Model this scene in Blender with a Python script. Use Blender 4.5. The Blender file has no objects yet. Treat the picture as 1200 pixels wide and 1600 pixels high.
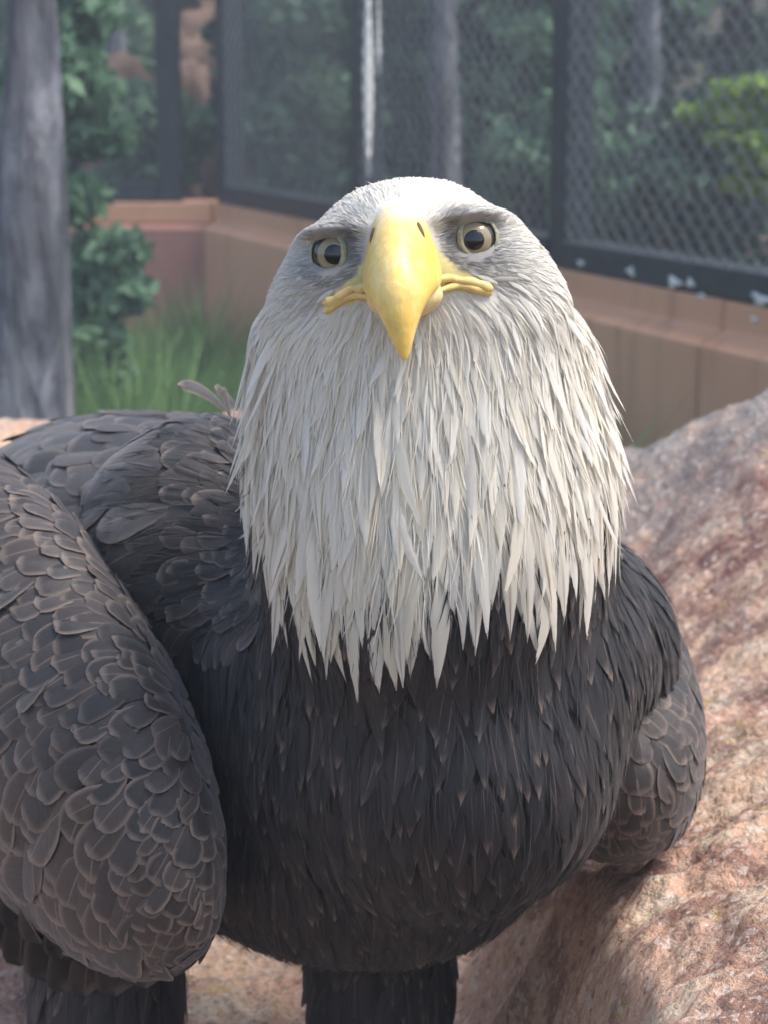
import bpy, bmesh, math, random
import numpy as np
from mathutils import Vector, Matrix
from mathutils.bvhtree import BVHTree

random.seed(4); rng = np.random.default_rng(11)
R = math.radians
scene = bpy.context.scene
col = scene.collection

# ------------------------------------------------------------------ camera, sky, sun, exposure
FPX = 3086.0; PITCH = math.atan(682 / FPX); CAMZ = 0.50
cam_d = bpy.data.cameras.new('camera'); cam = bpy.data.objects.new('camera', cam_d); col.objects.link(cam)
cam.location = (0, 0, CAMZ); cam.rotation_euler = (R(90) - PITCH, 0, 0)
cam_d.sensor_fit = 'HORIZONTAL'; cam_d.sensor_width = 36; cam_d.lens = 36 * FPX / 1200
cam_d.clip_start = 0.01; cam_d.clip_end = 500
cam_d.dof.use_dof = True; cam_d.dof.focus_distance = 0.925; cam_d.dof.aperture_fstop = cam_d.lens / 4.4
scene.camera = cam

SUN_EL, SUN_AZ = R(60), R(104)          # azimuth from +Y towards +X
world = bpy.data.worlds.new('World'); scene.world = world; world.use_nodes = True
wn = world.node_tree.nodes; wl = world.node_tree.links
sky = wn.new('ShaderNodeTexSky'); sky.sky_type = 'NISHITA'; sky.sun_disc = False
sky.sun_elevation = SUN_EL; sky.sun_rotation = SUN_AZ; sky.air_density = 1.0; sky.dust_density = 2.4; sky.ozone_density = 1.0
bg = wn['Background']; bg.inputs['Strength'].default_value = 0.10
wl.new(sky.outputs[0], bg.inputs['Color'])
sd = bpy.data.lights.new('sun', 'SUN'); sd.energy = 1.5; sd.angle = R(22); sd.color = (1, .96, .9)
sun = bpy.data.objects.new('sun', sd); col.objects.link(sun)
dvec = Vector((math.sin(SUN_AZ) * math.cos(SUN_EL), math.cos(SUN_AZ) * math.cos(SUN_EL), math.sin(SUN_EL)))
sun.rotation_euler = dvec.to_track_quat('Z', 'Y').to_euler()
vs = scene.view_settings; vs.view_transform = 'Standard'; vs.look = 'None'; vs.gamma = 1; vs.use_curve_mapping = False
vs.exposure = 1.68
scene.cycles.use_denoising = True
scene.cycles.max_bounces = 5; scene.cycles.transparent_max_bounces = 24; scene.cycles.use_adaptive_sampling = True; scene.cycles.adaptive_threshold = .02

# ------------------------------------------------------------------ helpers
CP, SP = math.cos(PITCH), math.sin(PITCH)
FWD = np.array([0, CP, -SP]); UP = np.array([0, SP, CP]); RT = np.array([1., 0, 0]); CAM = np.array([0, 0, CAMZ])
def P(px, py, d):
    """world point on the sight line of photo pixel (px, py) at world depth y = d"""
    v = RT * ((px - 600) / FPX) + FWD + UP * (-(py - 800) / FPX)
    return CAM + v * (d / v[1])
def proj(p):
    q = np.asarray(p) - CAM; w = q @ FWD
    return 600 + FPX * (q @ RT) / w, 800 - FPX * (q @ UP) / w
def link(o, parent=None):
    col.objects.link(o)
    if parent is not None: o.parent = parent
    return o
def tag(o, label=None, cat=None, group=None, kind=None):
    for k, v in (('label', label), ('category', cat), ('group', group), ('kind', kind)):
        if v: o[k] = v
    return o
def empty(name, loc=(0, 0, 0)):
    o = bpy.data.objects.new(name, None); o.empty_display_size = .05; col.objects.link(o); o.location = loc
    return o
def mesh_obj(name, V, F, mat, parent=None, smooth=True, uv=None, fc=None):
    me = bpy.data.meshes.new(name)
    V = np.asarray(V, dtype=np.float32).reshape(-1, 3)
    if isinstance(F, np.ndarray):
        n, k = F.shape
        me.vertices.add(len(V)); me.vertices.foreach_set('co', V.ravel())
        me.loops.add(n * k); me.loops.foreach_set('vertex_index', F.astype(np.int32).ravel())
        me.polygons.add(n); me.polygons.foreach_set('loop_start', np.arange(0, n * k, k, dtype=np.int32))
        me.update(calc_edges=True); me.validate()
    else:
        me.from_pydata([tuple(v) for v in V.tolist()], [], F)
    if smooth: me.polygons.foreach_set('use_smooth', np.ones(len(me.polygons), dtype=bool))
    if uv is not None:
        li = np.empty(len(me.loops), dtype=np.int32); me.loops.foreach_get('vertex_index', li)
        l = me.uv_layers.new(name='UVMap'); l.data.foreach_set('uv', np.asarray(uv, dtype=np.float32)[li].ravel())
    if fc is not None:
        a = me.color_attributes.new('fc', 'FLOAT_COLOR', 'POINT')
        c = np.ones((len(V), 4), dtype=np.float32); c[:, :fc.shape[1]] = fc
        a.data.foreach_set('color', c.ravel())
    if mat: me.materials.append(mat)
    o = bpy.data.objects.new(name, me)
    if parent is not None:
        o.parent = parent; o.matrix_parent_inverse = Matrix.Translation(-parent.location) if parent.parent is None else Matrix.Identity(4)
    col.objects.link(o)
    return o
class MB:
    def __init__(s): s.V = []; s.F = []
    def add(s, V, F):
        b = len(s.V); s.V += [tuple(v) for v in V]; s.F += [tuple(i + b for i in f) for f in F]; return s
    def box(s, c, h, M=None):
        c = np.array(c, float); pts = []
        for z in (-1, 1):
            for y in (-1, 1):
                for x in (-1, 1):
                    v = np.array([x * h[0], y * h[1], z * h[2]])
                    if M is not None: v = M @ v
                    pts.append(c + v)
        return s.add(pts, [(0, 2, 3, 1), (4, 5, 7, 6), (0, 1, 5, 4), (2, 6, 7, 3), (0, 4, 6, 2), (1, 3, 7, 5)])
    def loft(s, rings, cap=True, closed=True):
        n = len(rings[0]); b = len(s.V)
        for r in rings: s.V += [tuple(v) for v in r]
        for i in range(len(rings) - 1):
            for j in range(n if closed else n - 1):
                k = (j + 1) % n
                s.F.append((b + i * n + j, b + i * n + k, b + (i + 1) * n + k, b + (i + 1) * n + j))
        if cap:
            for i, fl in ((0, 1), (len(rings) - 1, 0)):
                c = np.mean(np.array(rings[i]), 0); s.V.append(tuple(c)); ci = len(s.V) - 1
                for j in range(n):
                    k = (j + 1) % n
                    f = (ci, b + i * n + j, b + i * n + k)
                    s.F.append(f if not fl else f[::-1])
        return s
    def tube(s, pts, rad, n=8, cap=True):
        pts = [np.array(p, float) for p in pts]; rings = []
        rad = rad if hasattr(rad, '__len__') else [rad] * len(pts)
        up = np.array([0.01, 0.02, 1.0])
        for i, p in enumerate(pts):
            t = pts[min(i + 1, len(pts) - 1)] - pts[max(i - 1, 0)]; t /= np.linalg.norm(t) + 1e-12
            a = np.cross(t, up if abs(t[2]) < .95 else np.array([1., 0, 0])); a /= np.linalg.norm(a); b_ = np.cross(t, a)
            rings.append([p + rad[i] * (math.cos(2 * math.pi * k / n) * a + math.sin(2 * math.pi * k / n) * b_) for k in range(n)])
        return s.loft(rings, cap)
    def build(s, name, mat, parent=None, smooth=True, **k):
        return mesh_obj(name, s.V, s.F, mat, parent, smooth, **k)
def bevel(o, w=.004, seg=2):
    m = o.modifiers.new('bevel', 'BEVEL'); m.width = w; m.segments = seg; m.limit_method = 'ANGLE'; return o

def vhash(i, j, k):
    h = (i * 374761393 + j * 668265263 + k * 2147483647 + 1013904223) & 0xffffffff
    h = ((h ^ (h >> 13)) * 1274126177) & 0xffffffff
    return ((h ^ (h >> 16)) & 0xffff) / 65535.0
def vnoise(p):
    p = np.asarray(p, float); f = np.floor(p).astype(np.int64); u = p - f; u = u * u * (3 - 2 * u); r = 0
    for a in (0, 1):
        for b in (0, 1):
            for c in (0, 1):
                w = (u[..., 0] if a else 1 - u[..., 0]) * (u[..., 1] if b else 1 - u[..., 1]) * (u[..., 2] if c else 1 - u[..., 2])
                r = r + w * vhash(f[..., 0] + a, f[..., 1] + b, f[..., 2] + c)
    return r
def fbm(p, oct=4, lac=2.1, gain=.5):
    p = np.asarray(p, float); s = 0; a = 1.; t = 0
    for _ in range(oct): s = s + a * (vnoise(p) - .5); t += a; p = p * lac + 17.3; a *= gain
    return s / t
def sstep(a, b, x):
    t = np.clip((x - a) / (b - a), 0, 1); return t * t * (3 - 2 * t)
def norm(v): return v / (np.linalg.norm(v, axis=-1, keepdims=True) + 1e-12)

# ------------------------------------------------------------------ materials
class NT:
    def __init__(s, name):
        s.m = bpy.data.materials.new(name); s.m.use_nodes = True; s.t = s.m.node_tree; s.n = s.t.nodes; s.l = s.t.links
        s.b = s.n['Principled BSDF']; s.out = s.n['Material Output']
    def node(s, ty, **kw):
        n = s.n.new(ty)
        for k, v in kw.items():
            if hasattr(n, k): setattr(n, k, v)
        return n
    def set(s, sock, v):
        if hasattr(v, 'is_linked'): s.l.new(v, sock)
        elif isinstance(v, tuple) and len(v) == 3 and sock.type == 'RGBA': sock.default_value = (*v, 1)
        else: sock.default_value = v
    def math(s, op, a, b=0., c=0., clamp=False):
        n = s.n.new('ShaderNodeMath'); n.operation = op; n.use_clamp = clamp
        for i, v in enumerate((a, b, c)): s.set(n.inputs[i], v)
        return n.outputs[0]
    def mix(s, f, a, b, mode='MIX'):
        n = s.n.new('ShaderNodeMix'); n.data_type = 'RGBA'; n.blend_type = mode
        s.set(n.inputs[0], f); s.set(n.inputs[6], a); s.set(n.inputs[7], b); return n.outputs[2]
    def ramp(s, f, lo, hi):
        n = s.n.new('ShaderNodeMapRange'); n.interpolation_type = 'SMOOTHSTEP'
        s.set(n.inputs[0], f); n.inputs[1].default_value = lo; n.inputs[2].default_value = hi; return n.outputs[0]
    def coord(s, which='Object', scale=None):
        c = s.n.new('ShaderNodeTexCoord').outputs[which]
        if scale is not None:
            m = s.n.new('ShaderNodeMapping'); m.inputs['Scale'].default_value = scale if isinstance(scale, tuple) else (scale,) * 3
            s.l.new(c, m.inputs[0]); c = m.outputs[0]
        return c
    def noise(s, vec, scale=5., detail=4., rough=.55, dist=0.):
        n = s.n.new('ShaderNodeTexNoise'); s.set(n.inputs['Vector'], vec)
        n.inputs['Scale'].default_value = scale; n.inputs['Detail'].default_value = detail
        n.inputs['Roughness'].default_value = rough; n.inputs['Distortion'].default_value = dist; return n.outputs[0]
    def vor(s, vec, scale=5., out='Distance', feature='F1'):
        n = s.n.new('ShaderNodeTexVoronoi'); n.feature = feature; s.set(n.inputs['Vector'], vec); n.inputs['Scale'].default_value = scale; return n.outputs[out]
    def bump(s, h, strength=.5, dist=.01):
        n = s.n.new('ShaderNodeBump'); n.inputs['Strength'].default_value = strength; n.inputs['Distance'].default_value = dist
        s.l.new(h, n.inputs['Height']); s.l.new(n.outputs[0], s.b.inputs['Normal'])
    def fin(s, color, rough=.7, spec=.3, sheen=0.):
        s.set(s.b.inputs['Base Color'], color); s.set(s.b.inputs['Roughness'], rough); s.b.inputs['Specular IOR Level'].default_value = spec
        if sheen: s.b.inputs['Sheen Weight'].default_value = sheen; s.b.inputs['Sheen Roughness'].default_value = .5
        return s.m
    def translucent(s, color, f):
        t = s.n.new('ShaderNodeBsdfTranslucent'); s.set(t.inputs[0], color); m = s.n.new('ShaderNodeMixShader'); m.inputs[0].default_value = f
        s.l.new(s.b.outputs[0], m.inputs[1]); s.l.new(t.outputs[0], m.inputs[2]); s.l.new(m.outputs[0], s.out.inputs['Surface'])
def frayed(s, sa, v, barb, start=.4, amount=1., lo=.42):
    """barbs part towards the edge of the vane: gaps between them let light through"""
    e = s.math('MAXIMUM', s.ramp(sa, start, 1.), s.math('MULTIPLY', s.ramp(v, .72, 1.), .75))
    gap = s.math('GREATER_THAN', s.math('ADD', s.math('MULTIPLY', e, amount), barb), 1.0 + lo * .5)
    t = s.n.new('ShaderNodeBsdfTransparent'); m = s.n.new('ShaderNodeMixShader'); s.l.new(gap, m.inputs[0])
    src = s.out.inputs['Surface'].links[0].from_socket; s.l.new(src, m.inputs[1]); s.l.new(t.outputs[0], m.inputs[2]); s.l.new(m.outputs[0], s.out.inputs['Surface'])
def attr(s, name='fc'):
    a = s.n.new('ShaderNodeAttribute'); a.attribute_name = name
    sp = s.n.new('ShaderNodeSeparateColor'); s.l.new(a.outputs['Color'], sp.inputs[0]); return sp.outputs
def uvs(s):
    u = s.n.new('ShaderNodeUVMap'); sp = s.n.new('ShaderNodeSeparateXYZ'); s.l.new(u.outputs[0], sp.inputs[0]); return sp.outputs[0], sp.outputs[1], u.outputs[0]

def feather_brown(name, dark, mid, tip, edge=1., fray=0.):
    s = NT(name); u, v, uv = uvs(s); r, g, b = attr(s)[:3]
    sa = s.math('ABSOLUTE', s.math('MULTIPLY_ADD', u, 2., -1.))
    rim = s.math('MAXIMUM', s.math('MULTIPLY', s.ramp(sa, .66, 1.0), edge), s.ramp(v, .80, .98))
    rim = s.math('MULTIPLY', rim, b)
    mp = s.node('ShaderNodeMapping'); s.l.new(uv, mp.inputs[0])
    bx = s.math('SUBTRACT', s.math('MULTIPLY', v, 60.), s.math('MULTIPLY', sa, 22.))
    cmb = s.node('ShaderNodeCombineXYZ'); s.l.new(bx, cmb.inputs[0]); s.l.new(s.math('MULTIPLY', u, 2.), cmb.inputs[1]); s.l.new(s.math('MULTIPLY', r, 50.), cmb.inputs[2])
    barb = s.noise(cmb.outputs[0], 1., 2., .6)
    base = s.mix(s.math('MULTIPLY_ADD', barb, .7, s.math('MULTIPLY_ADD', r, .75, -.4)), dark, mid)
    base = s.mix(s.math('MULTIPLY', rim, s.math('MULTIPLY_ADD', barb, .8, .2)), base, tip)
    shaft = s.math('MULTIPLY', s.math('SUBTRACT', 1., s.ramp(sa, .015, .06)), s.math('MULTIPLY', s.ramp(r, .45, .6), .4))
    base = s.mix(shaft, base, tip)
    s.bump(barb, .35, .0015)
    m = s.fin(base, .5, .4, .2 if edge > .5 else .08)
    if fray: frayed(s, sa, v, barb, .45, fray)
    return m
M = {}
M['wingf'] = feather_brown('brown_wing_feather', (.015, .012, .012), (.060, .043, .037), (.27, .20, .155))
M['breastf'] = feather_brown('brown_breast_feather', (.009, .010, .0125), (.031, .0265, .0275), (.28, .20, .155), .15, .75)
def white_feather():
    s = NT('white_feather'); u, v, uv = uvs(s); r, g, b = attr(s)[:3]
    sa = s.math('ABSOLUTE', s.math('MULTIPLY_ADD', u, 2., -1.))
    bx = s.math('SUBTRACT', s.math('MULTIPLY', v, 46.), s.math('MULTIPLY', sa, 30.))
    cmb = s.node('ShaderNodeCombineXYZ'); s.l.new(bx, cmb.inputs[0]); s.l.new(s.math('MULTIPLY', u, 3.), cmb.inputs[1]); s.l.new(s.math('MULTIPLY', r, 50.), cmb.inputs[2])
    barb = s.noise(cmb.outputs[0], 1., 2., .6)
    c = s.mix(r, (.88, .86, .82), (.76, .70, .56))
    c = s.mix(s.math('MULTIPLY', barb, .3), c, (.66, .60, .48))
    shaft = s.math('MULTIPLY', s.math('MULTIPLY', s.math('SUBTRACT', 1., s.ramp(sa, .05, .24)), s.ramp(v, .3, .8)), b)
    c = s.mix(shaft, c, (.26, .18, .11))
    c = s.mix(g, c, (.22, .215, .21))
    s.bump(barb, .25, .001)
    m = s.fin(c, .65, .2, .1); s.translucent(c, .36); frayed(s, sa, v, barb, .2, .9); return m
M['whitef'] = white_feather()
def body_mat():
    s = NT('eagle_skin_down'); r, g, b = attr(s)[:3]
    n = s.noise(s.coord('Object', 90.), 1., 4.)
    c = s.mix(r, s.mix(n, (.014, .012, .012), (.035, .027, .023)), s.mix(n, (.60, .56, .49), (.74, .70, .64)))
    c = s.mix(g, c, (.20, .19, .185))
    c = s.mix(b, c, s.mix(n, (.50, .44, .16), (.62, .56, .30)))
    s.bump(n, .5, .002); return s.fin(c, .85, .1, .2)
M['body'] = body_mat()
def beak_mat(name, c1, c2, pale, r=.33):
    s = NT(name); z = attr(s)[0]
    n = s.noise(s.coord('Object', (60., 60., 18.)), 1., 4., .6); n2 = s.noise(s.coord('Object', 300.), 1., 3.)
    c = s.mix(s.ramp(n, .3, .7), c1, c2); c = s.mix(z, c, pale); c = s.mix(s.math('MULTIPLY', s.ramp(n2, .4, .75), .35), c, (.50, .36, .12))
    c = s.mix(s.math('MULTIPLY', s.ramp(s.noise(s.coord('Object', (140., 140., 30.)), 1., 5., .7), .5, .75), .35), c, (.86, .76, .48))
    s.bump(s.math('ADD', n2, n), .25, .0015); m = s.fin(c, r, .45); s.b.inputs['Subsurface Weight'].default_value = .08
    s.b.inputs['Subsurface Radius'].default_value = (.004, .002, .001); return m
M['beak'] = beak_mat('beak_horn', (.74, .47, .08), (.82, .60, .20), (.80, .72, .48), .42)
M['gape'] = beak_mat('gape_skin', (.62, .47, .13), (.66, .42, .17), (.74, .60, .30), .5)
def simple(name, c, rough=.5, spec=.4, nscale=0, var=.3, bump=0., metal=0.):
    s = NT(name); cc = c
    if nscale:
        n = s.noise(s.coord('Object', nscale), 1., 5., .6)
        cc = s.mix(s.ramp(n, .3, .7), tuple(x * (1 - var) for x in c), tuple(min(1, x * (1 + var)) for x in c))
        if bump: s.bump(n, bump, .01)
    s.b.inputs['Metallic'].default_value = metal
    return s.fin(cc, rough, spec)
M['pupil'] = simple('pupil_black', (.006, .006, .007), .06, .6)
M['sclera'] = simple('eye_dark', (.03, .024, .02), .15, .5)
M['lid'] = simple('eyelid_skin', (.30, .285, .20), .5, .3, 400., .3, .3)
M['nostril'] = simple('nostril_dark', (.10, .06, .03), .6)
M['talon'] = simple('talon_black', (.02, .02, .02), .25)
def iris_mat():
    s = NT('iris_pale'); g = s.coord('Generated'); n = s.noise(g, 14., 4., .6)
    return s.fin(s.mix(n, (.17, .135, .08), (.33, .275, .175)), .06, .6)
M['iris'] = iris_mat()

def rock_mat():
    s = NT('orange_rock'); o = s.coord('Object')
    big = s.noise(o, 5., 5., .6, .4); med = s.noise(o, 22., 6., .65, .3); fine = s.noise(o, 120., 6., .7); sp = s.vor(o, 190.)
    c = s.mix(s.ramp(big, .38, .62), (.74, .49, .33), (.67, .40, .285))
    c = s.mix(s.ramp(med, .50, .62), c, (.76, .58, .42))
    c = s.mix(s.math('MULTIPLY', s.ramp(s.noise(o, 9., 6., .7, .8), .5, .62), .8), c, (.27, .13, .095))
    c = s.mix(s.math('MULTIPLY', s.ramp(fine, .52, .68), .8), c, (.20, .12, .10))
    c = s.mix(s.math('MULTIPLY', s.ramp(s.noise(o, 230., 3., .6), .60, .68), .7), c, (.80, .68, .58))
    c = s.mix(s.math('MULTIPLY', s.ramp(s.noise(o, 30., 4., .6), .60, .7), .5), c, (.50, .38, .12))
    r, g, b = attr(s)[:3]
    c = s.mix(s.math('MULTIPLY', r, s.ramp(s.noise(o, 14., 5., .65), .25, .6)), c, s.mix(fine, (.20, .18, .165), (.42, .38, .35)))
    c = s.mix(s.math('MULTIPLY', g, s.ramp(s.noise(o, 18., 6., .7), .4, .6)), c, (.21, .085, .07))
    vc = s.node('ShaderNodeSeparateColor'); s.l.new(s.vor(o, 210., 'Color'), vc.inputs[0])
    c = s.mix(s.math('MULTIPLY', s.ramp(vc.outputs[0], .8, .98), .4), c, (.16, .10, .085)); c = s.mix(s.math('MULTIPLY', s.ramp(vc.outputs[1], .85, .98), .5), c, (.86, .74, .64))
    vc2 = s.node('ShaderNodeSeparateColor'); s.l.new(s.vor(o, 75., 'Color'), vc2.inputs[0]); c = s.mix(s.math('MULTIPLY', s.ramp(vc2.outputs[0], .75, .98), .2), c, (.30, .15, .11))
    h = s.math('ADD', s.math('MULTIPLY', s.vor(o, 130.), -.25), s.math('MULTIPLY', fine, .7)); h = s.math('ADD', h, s.math('MULTIPLY', fine, .0)) 
    h = s.math('ADD', h, s.math('MULTIPLY', s.noise(o, 45., 5., .7), 1.0)); h0 = s.math('ADD', s.math('MULTIPLY', fine, .7), s.math('MULTIPLY', s.noise(o, 45., 5., .7), 1.0))
    s.bump(h, 1., .012); return s.fin(c, .75, .4)
M['rock'] = rock_mat()
def wall_mat(name, a, b_):
    s = NT(name); o = s.coord('Object'); n = s.noise(o, 2.5, 5., .6); st = s.noise(s.coord('Object', (9., 9., .8)), 1., 4., .6); f = s.noise(o, 60., 5.)
    c = s.mix(n, a, b_); c = s.mix(s.math('MULTIPLY', s.ramp(st, .5, .75), .45), c, tuple(x * .55 for x in a))
    c = s.mix(s.math('MULTIPLY', s.ramp(s.noise(s.coord('Object', (22., 22., 3.)), 1., 3., .5), .66, .72), .55), c, (.6, .57, .52))
    s.bump(f, .3, .004); return s.fin(c, .85, .2)
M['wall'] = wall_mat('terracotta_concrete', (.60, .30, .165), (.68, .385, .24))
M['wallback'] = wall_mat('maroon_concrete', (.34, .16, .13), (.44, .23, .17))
M['black'] = simple('black_painted_steel', (.022, .027, .032), .45, .4, 20., .3)
M['wire'] = simple('grey_wire', (.15, .165, .18), .42, .5, 30., .35)
M['drop'] = simple('white_dropping', (.72, .72, .70), .8, .2, 60., .12)
def bark():
    s = NT('grey_bark'); o = s.coord('Object', (7., 7., 1.6)); n = s.noise(o, 2.2, 8., .65, .6); w = s.vor(s.coord('Object', (16., 16., 3.2)), 1., 'Distance', 'F1')
    c = s.mix(s.ramp(n, .35, .65), (.11, .12, .135), (.31, .32, .345)); c = s.mix(s.math('MULTIPLY', s.ramp(w, .35, .7), .5), c, (.03, .03, .035)); c = s.mix(s.math('MULTIPLY', s.ramp(s.noise(s.coord('Object', (30., 30., 14.)), 1., 6., .7), .45, .65), .5), c, (.045, .047, .055))
    s.bump(s.math('ADD', n, w), 1., .03); return s.fin(c, .9, .15)
M['bark'] = bark()
M['darkbark'] = simple('dark_bark', (.05, .042, .038), .9, .1, 14., .5, .8)
def leaf(name, a, b_, tr=.35):
    s = NT(name); r = attr(s)[0]; c = s.mix(r, a, b_); m = s.fin(c, .6, .25); s.translucent(c, tr); return m
M['leaf_dark'] = leaf('dark_conifer_leaf', (.03, .065, .05), (.08, .145, .09), .2)
M['leaf_mid'] = leaf('blue_green_leaf', (.08, .16, .11), (.19, .31, .18))
M['leaf_light'] = leaf('yellow_green_leaf', (.16, .28, .06), (.34, .46, .10), .45)
M['leaf_grass'] = leaf('meadow_grass', (.09, .18, .06), (.22, .34, .13), .3)
def soil(name, a, b_):
    s = NT(name); o = s.coord('Object'); c = s.mix(s.ramp(s.noise(o, 1.2, 7., .65), .35, .65), a, b_); s.bump(s.noise(o, 12., 6., .7), .8, .05); return s.fin(c, .95, .1)
M['ground'] = soil('grassy_soil', (.06, .09, .03), (.12, .10, .06))
M['hill'] = soil('dark_hillside', (.02, .035, .022), (.07, .06, .04))
M['boulder'] = soil('brown_boulder_rock', (.12, .075, .05), (.26, .17, .125))

# ------------------------------------------------------------------ the setting: ground, rock shelf, hillside
def gh(x, y):
    x = np.asarray(x, float); y = np.asarray(y, float)
    base = -.155 + .185 * sstep(1.35, 2.75, y) + .02 * fbm(np.stack([x * 3, y * 3, 0 * x], -1), 3) * 2
    hb = .10 + .5 * (np.minimum(x, .36) - .2) - .18 * (y - .9) * (y < 3) + .05 * sstep(.36, .9, x)
    hb = np.maximum(hb, -.05) + .205 * np.exp(-((x - .46) / .25) ** 2 - ((y - 2.12) / .42) ** 2)
    m = sstep(.045, .135, x + .02 * fbm(np.stack([x * 12, y * 12, 0 * x + 3], -1), 3) * 2 - .03 * sstep(1.2, 2., y))
    h = base + (hb - base) * m
    n = fbm(np.stack([x * 14, y * 14, 0 * x + 9], -1), 5, 2.1, .58)
    rdg = np.abs(fbm(np.stack([x * 30, y * 30, 0 * x + 5], -1), 4)) 
    h = h + n * .028 - rdg * .022 + .011 * fbm(np.stack([x * 75, y * 75, 0 * x + 2], -1), 3, 2.2, .6)
    edge = 2.86 + .1 * np.sin(x * 3) - .35 * sstep(.2, .8, x)
    return h - .75 * sstep(edge, edge + .16, y)
xs = np.concatenate([np.linspace(-1.9, -.42, 90), np.linspace(-.415, .5, 270), np.linspace(.51, 1.5, 70)])
ys = np.concatenate([np.linspace(.38, 1.7, 300), np.linspace(1.71, 3.1, 150)])
X, Y = np.meshgrid(xs, ys); Z = gh(X, Y)
nx, ny = len(xs), len(ys)
ii = np.arange(nx * ny).reshape(ny, nx)
GF = np.stack([ii[:-1, :-1], ii[:-1, 1:], ii[1:, 1:], ii[1:, :-1]], -1).reshape(-1, 4)
crest = sstep(1.72, 2.0, Y) * sstep(.1, .3, X)
redb = np.exp(-((Y - 1.78) / .17) ** 2) * sstep(.1, .25, X)
rock = mesh_obj('rock_ground', np.stack([X, Y, Z], -1).reshape(-1, 3), GF, M['rock'], fc=np.stack([crest.ravel(), redb.ravel(), 0 * crest.ravel()], -1))
tag(rock, kind='structure', label='orange pink rough rock shelf with a grey topped rise')

def grid(name, x0, x1, y0, y1, n, m, hf, mat):
    X, Y = np.meshgrid(np.linspace(x0, x1, n), np.linspace(y0, y1, m)); Z = hf(X, Y); ii = np.arange(n * m).reshape(m, n)
    F = np.stack([ii[:-1, :-1], ii[:-1, 1:], ii[1:, 1:], ii[1:, :-1]], -1).reshape(-1, 4)
    return tag(mesh_obj(name, np.stack([X, Y, Z], -1).reshape(-1, 3), F, mat), kind='structure')
GZ = -.80
C0 = np.array([-.65, 7.7]); C1 = np.array([.81, 4.15]); WD = (C1 - C0) / np.linalg.norm(C1 - C0); WN = np.array([-WD[1], WD[0]])  # WN points outside (+x,+y)
if WN[0] < 0: WN = -WN
def outd(x, y): return (x - C0[0]) * WN[0] + (y - C0[1]) * WN[1]
def hill(x, y):
    o = np.maximum(np.maximum(outd(x, y) - 1.0, 0), 0) ; b = np.maximum(y - 9.0, 0)
    k = np.maximum(o * .30, b * .42)
    return GZ - .03 + np.minimum(k, 5) + .5 * sstep(.2, 2., k) * fbm(np.stack([x * .6, y * .6, 0 * x], -1), 4) + .03 * fbm(np.stack([x * 3, y * 3, 0 * x], -1), 3)
grid('ground', -22, 22, -12, 30, 200, 200, hill, M['hill'])
def meadow(x, y): return GZ + .03 * fbm(np.stack([x * 2, y * 2, 0 * x], -1), 3)
# meadow patch inside the enclosure
mp = MB(); 
X, Y = np.meshgrid(np.linspace(-5, 2.6, 90), np.linspace(-1.5, 7.66, 90)); keep = (outd(X, Y) < -.06)
Zm = meadow(X, Y) + .02; n = 90; ii = np.arange(n * n).reshape(n, n)
F = np.stack([ii[:-1, :-1], ii[:-1, 1:], ii[1:, 1:], ii[1:, :-1]], -1).reshape(-1, 4); F = F[keep.ravel()[F].all(1)]
tag(mesh_obj('enclosure_ground', np.stack([X, Y, Zm], -1).reshape(-1, 3), F, M['ground']), kind='structure')

# ------------------------------------------------------------------ walls of the enclosure (panels are parts) and the black fence
WT = 0.02
def wall_run(name, A, dirn, outn, L, seg, mat, label, capmat):
    root = empty(name, (A[0], A[1], GZ)); tag(root, label, 'wall')
    n = int(math.ceil(L / seg))
    prof = [(-.0, WT), (-.0, WT - .066), (-.060, WT - .094), (-.060, GZ - .05), (.16, GZ - .05), (.16, WT)]   # offset along outn, z
    for i in range(n):
        a, b = i * seg + .004, min((i + 1) * seg, L) - .004
        rings = []
        for t in (a, b):
            rings.append([np.array([*(A + dirn * t + outn * o), z]) for o, z in prof])
        bevel(MB().loft(rings).build('panel', mat, root, smooth=False), .006, 2)
    return root
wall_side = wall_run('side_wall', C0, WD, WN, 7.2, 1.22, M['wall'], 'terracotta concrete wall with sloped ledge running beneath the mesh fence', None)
BD = np.array([-1., .035]); BD /= np.linalg.norm(BD); BN = np.array([.035, 1.]); BN /= np.linalg.norm(BN)
wall_back = wall_run('back_wall', C0 + np.array([-.01, 0.0]), BD, BN, 5.0, 1.3, M['wallback'], 'maroon concrete wall behind the tall grass', None)
capb = MB(); a = C0 + np.array([-.01, 0]); 
for i in range(4):
    t0, t1 = i * 1.25 + .003, (i + 1) * 1.25 - .003
    rings = [[np.array([*(a + BD * t + BN * o), z]) for o, z in ((-.03, WT + .002), (-.03, WT - .075), (.17, WT - .075), (.17, WT + .002))] for t in (t0, t1)]
    bevel(MB().loft(rings).build('coping', M['wall'], wall_back, smooth=False), .005)

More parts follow.
